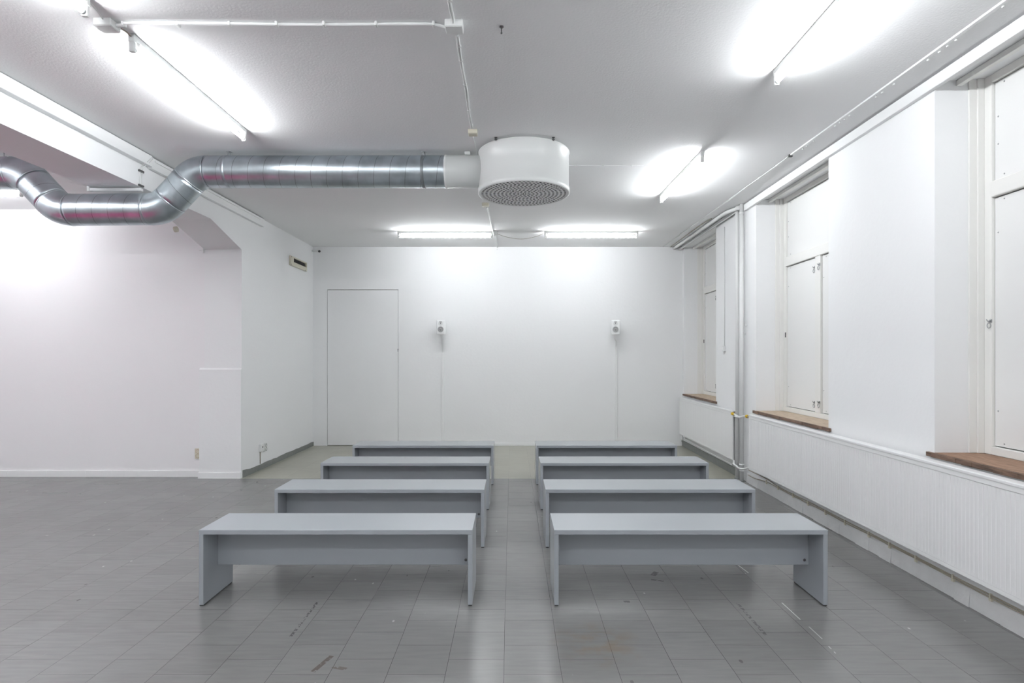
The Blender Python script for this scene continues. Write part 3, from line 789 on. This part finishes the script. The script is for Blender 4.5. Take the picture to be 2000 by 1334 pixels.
for px, lab, tp in ((862, 'left', 689), (1203, 'right', 677)):
    x = (px-1000)*10.2/1111
    g = G().box(x-.03, x+.03, BY-.012, BY-.0005, zc-.06, zc+.06, .003); g.tube([(x, BY-.012, zc), (x, BY-.09, zc)], .014, 12)
    obj('wall_bracket', g, M['plastic'], label='white speaker mount behind the %s wall speaker' % lab, cat='bracket', group='speaker mounts')
    cx = (px+2.5-1000)*BY/1111 if lab == 'left' else (px-1000)*BY/1111
    zt = 1.645-(tp-694.4)*BY/1111
    t = thing('cable_duct', 'slim white vertical cable cover below the %s wall speaker' % lab, 'cable duct', (cx, BY, .05), 'speaker cable covers')
    obj('cover', G().box(cx-.020, cx+.020, BY-.017, BY-.0005, .052, zt, .003), M['trim'], t)
    obj('cord', G().tube(bez([(x-.01, BY-.12, zc-.125), (x-.012, BY-.06, zc-.18), (cx-.004, BY-.02, zc-.24), (cx-.004, BY-.01, zt-.02)], 6), .004, 8), M['cable'], t)
    obj('cord', G().tube(bez([(x+.01, BY-.12, zc-.125), (x+.01, BY-.06, zc-.19), (cx+.008, BY-.018, zc-.25), (cx+.006, BY-.01, zt-.02)], 6), .003, 8), M['cable'], t)

# ------------------------------------------------------------------ heating: pipes and radiators (right-wall frame)
def RL(px, py, off):
    """point on the plane off metres in front of the right wall, in wall frame"""
    k = 1111*(RX0-off); Y = k/(px-1000-RS*1111); return (-off, Y, 1.645-(py-694.4)*Y/1111)
po = .052
hp = thing('heating_pipework', 'white painted heating pipes rising between two windows and running under the ceiling', 'pipes', (-po, 7.5, 0), R=True)
obj('riser_pipe', G().tube([(-po, 7.455, 0), (-po, 7.455, CZ-.001)], .027, 20), M['pipe'], hp)
obj('coupling', G().tube([(-po, 7.455, 3.50), (-po, 7.455, 3.52)], .031, 20), M['pipe'], hp)
g = G().tube([(-po, 7.455, 1.93), (0, 7.44, 1.93)], .006, 8); obj('pipe_bracket', g, M['plastic'], hp)
obj('riser_pipe', G().tube([(-po, 7.61, 0), (-po, 7.61, 3.56)]+[(-po, 7.61+.03*math.sin(a), 3.56+.03*(1-math.cos(a))) for a in (.4, .8, 1.2, 1.57)]+[(-po-.005, 10.37, 3.585)], .023, 20), M['pipe'], hp)
for yy, rr in ((7.455, .028), (7.61, .024)):
    obj('floor_collar', G().lathe([(rr, .012), (rr+.014, .008), (rr+.016, 0), (rr, 0)], (-po, yy, 0), 'z', 24), M['grime'], hp)
obj('ceiling_pipe', G().tube(bez([(-po-.02, 7.46, 3.585), (-.085, 7.55, 3.592), (-.13, 7.72, 3.597), (-.15, 7.95, 3.598), (-.15, 9, 3.598), (-.155, 10.37, 3.598)], 5), .025, 20), M['pipe'], hp)
obj('pipe_sleeve', G().tube(bez([(-.075, 7.50, 3.60), (-.085, 7.53, 3.597)], 2), .029, 16), M['plastic'], hp)
obj('branch_pipe', G().tube(bez([(-.10, 7.65, .865), (-.095, 7.60, .862), (-.085, 7.52, .845), (-.082, 7.46, .84), (-.085, 7.40, .842), (-.087, 7.30, .868), (-.085, 7.235, .875)], 5), .0115, 12), M['pipe'], hp)
obj('branch_pipe', G().tube([(-.086, 7.64, .835), (-.086, 7.46, .835)], .015, 12), M['pipe'], hp)
obj('branch_pipe', G().tube(bez([(-.07, 7.655, .235), (-.08, 7.65, .222), (-.10, 7.58, .19), (-.105, 7.50, .19), (-.10, 7.42, .175), (-.09, 7.30, .19), (-.08, 7.16, .232), (-.078, 7.075, .252)], 5), .013, 12), M['pipe'], hp)
for zz in (.21, .13): obj('pipe_ring', G().tube([(-po, 7.455, zz), (-po, 7.455, zz+.014)], .032, 20), M['pipe'], hp)
obj('floor_level_pipe', G().tube(bez([(-.05, 10.05, .185), (-.048, 9.8, .168), (-.048, 9, .158), (-.048, 8.0, .155), (-.055, 7.80, .15), (-.085, 7.66, .19)], 6), .012, 12), M['pipe'], hp)
obj('wall_clip', G().box(-.03, 0, 7.40, 7.42, 2.03, 2.06, .003), M['plastic'], hp)
a = [(-.22, 10.36, CZ-.008), (-.225, 9.2, CZ-.008), (-.22, 8.6, CZ-.008), (-.21, 8.35, CZ-.008), (-.195, 8.2, CZ-.008)]
cable('cable', [a], .005, M['oldcable'], 'thin grey cable beside the ceiling pipe near back right corner', R=True)

def radiator(name, label, y_far, y_near, z0, z1, x_back, x_front, pitch, depth):
    t = thing(name, label, 'radiator', ((x_back+x_front)/2, (y_far+y_near)/2, z0), 'white panel radiators', R=True)
    for xf, xr, nm in ((x_front, x_front+.016, 'front_panel'), (x_back-.016, x_back, 'rear_panel')):
        g = G()
        if nm == 'front_panel':
            # fluted sheet, flat rim above and below
            nfl = int((y_far-y_near)/pitch); prof = []
            for k in range(nfl):
                y = y_near+.02+(y_far-y_near-.04)*k/nfl; p = (y_far-y_near-.04)/nfl
                prof += [(y, 0), (y+p*.30, 0), (y+p*.42, depth), (y+p*.58, depth), (y+p*.70, 0)]
            prof.append((y_far-.02, 0))
            zs = [(z0+.03, 0), (z0+.05, 1), (z1-.075, 1), (z1-.055, 0)]
            grid = [[g.bm.verts.new((xf+d*s, y, z)) for (y, d) in prof] for (z, s) in zs]
            for r0, r1 in zip(grid, grid[1:]):
                for k in range(len(prof)-1):
                    f = g.bm.faces.new((r0[k], r1[k], r1[k+1], r0[k+1]))
            bmesh.ops.recalc_face_normals(g.bm, faces=g.bm.faces[:])
            g.box(xf, xr, y_near, y_near+.02, z0, z1-.006, .003); g.box(xf, xr, y_far-.02, y_far, z0, z1-.006, .003)
            g.box(xf, xr, y_near+.02, y_far-.02, z0, z0+.03, .003); g.box(xf, xr, y_near+.02, y_far-.02, z1-.055, z1-.006, .003)
        else: g.box(xf, xr, y_near, y_far, z0, z1-.006, .003)
        obj(nm, g, M['radiator'], t)
    g = G(); y = y_near+.05
    while y < y_far-.06:
        g.box(x_front+.018, x_back-.018, y, y+.003, z0+.03, z1-.04); y += .045
    obj('convector_fins', g, M['radiator'], t)
    g = G().box(x_front-.001, x_back, y_near-.002, y_far+.002, z1-.006, z1, .003)
    g.box(x_front-.004, x_front+.006, y_near-.002, y_far+.002, z1-.022, z1-.001, .004)
    obj('top_grille', g, M['radiator'], t)
    g = G()
    for yy in ((y_near-.001, y_far-.003) if depth > .002 else (y_far-.003,)): g.box(x_front+.002, x_back, yy, yy+.004, z0+.01, z1-.006)
    obj('side_panel', g, M['radiator'], t)
    g = G()
    for yy in (y_near+.3, (y_near+y_far)/2, y_far-.3): g.box(x_back, 0, yy, yy+.03, z1-.2, z1-.15)
    obj('wall_bracket', g, M['steel'], t)
    return t
rn = radiator('radiator', 'long fluted white radiator running below the two nearer windows', 7.07, 1.6, .235, .915, -.038, -.115, .033, .0026)
rf = radiator('radiator', 'shorter smooth white radiator below the farthest window, with yellow valve cap', 10.24, 7.66, .235, .895, -.045, -.095, .055, .0012)
def valve(par, c):
    c = Vector(c)
    st = obj('radiator_valve', G().tube([c+Vector((0, .017, 0)), c+Vector((0, .034, 0))], .008, 10), M['steel'], par)
    obj('valve_cap', G().lathe([(0, -.028), (.019, -.026), (.021, -.01), (.021, .012), (.015, .016), (0, .017)], c, 'y', 16), M['yellow'], st, label='yellow plastic cap')
valve(rf, (-.108, 7.625, .865)); valve(rn, (-.085, 7.20, .875))
obj('union_nut', G().tube([(-.085, 7.17, .875), (-.083, 7.072, .875)], .012, 8), M['steel'], rn)
v = obj('radiator_valve', G().lathe([(0, 0), (.022, .003), (.024, .05), (.016, .06), (.013, .1)], (-.075, 10.13, .135), 'z', 16), M['plastic'], rf)
obj('nut', G().lathe([(.0, -.03), (.014, -.03), (.016, 0)], (-.075, 10.13, .135), 'z', 8), M['steel'], v)
# cable run along the plinth
ys = [7.3, 7.1, 6.76, 6.46, 6.1, 5.78, 5.45, 5.12, 4.77, 4.5, 4.2, 3.84, 3.53, 3.2, 2.9, 2.4, 1.8]
c1 = [(-.026, y, .158+random.uniform(-.003, .003)+(.02 if k < 3 else 0)) for k, y in enumerate(ys)]
c2 = [(-.027, y, .145+random.uniform(-.004, .002)+(.0 if k > 1 else -.03)) for k, y in enumerate(ys)]
t = thing('cable', 'pair of aged cables clipped to wall just under the long radiator', 'cable', (-.03, 4.5, .14), R=True)
for c in (c1, c2): obj('cord', G().tube(bez(c, 5), .0055, 8), M['oldcable'], t)
for y in ys[2:]: 
    g = G().box(-.034, -.018, y-.011, y+.011, .120, .139, .003); g.box(-.036, -.019, y-.004, y+.004, .135, .168, .002)
    obj('clip', g, M['cream'], t)
# conduit and socket on the first pier
q = RL(1416, 681, .0)
t = thing('light_switch', 'small white switch box at end of thin conduit on the pier between far windows', 'switch', (0, q[1], q[2]), R=True)
obj('housing', G().box(-.032, 0, q[1]-.035, q[1]+.045, q[2]-.04, q[2]+.04, .005), M['plastic'], t)
obj('rocker', G().box(-.037, -.032, q[1]-.018, q[1]+.028, q[2]-.022, q[2]+.022, .002), M['trim'], t)
obj('conduit', G().tube([(-.006, q[1], q[2]+.04), (-.006, q[1], 3.50)], .005, 10), M['pipe'], t)

# felt mat lying in the left room outside the picture, the duct mirrors it
obj('felt_mat', G().box(-9.3, -4.15, 1.9, 4.25, 0, .03, .008), M['magenta'], label='magenta felt mat on the floor of left room, mirrored in the duct', cat='mat')
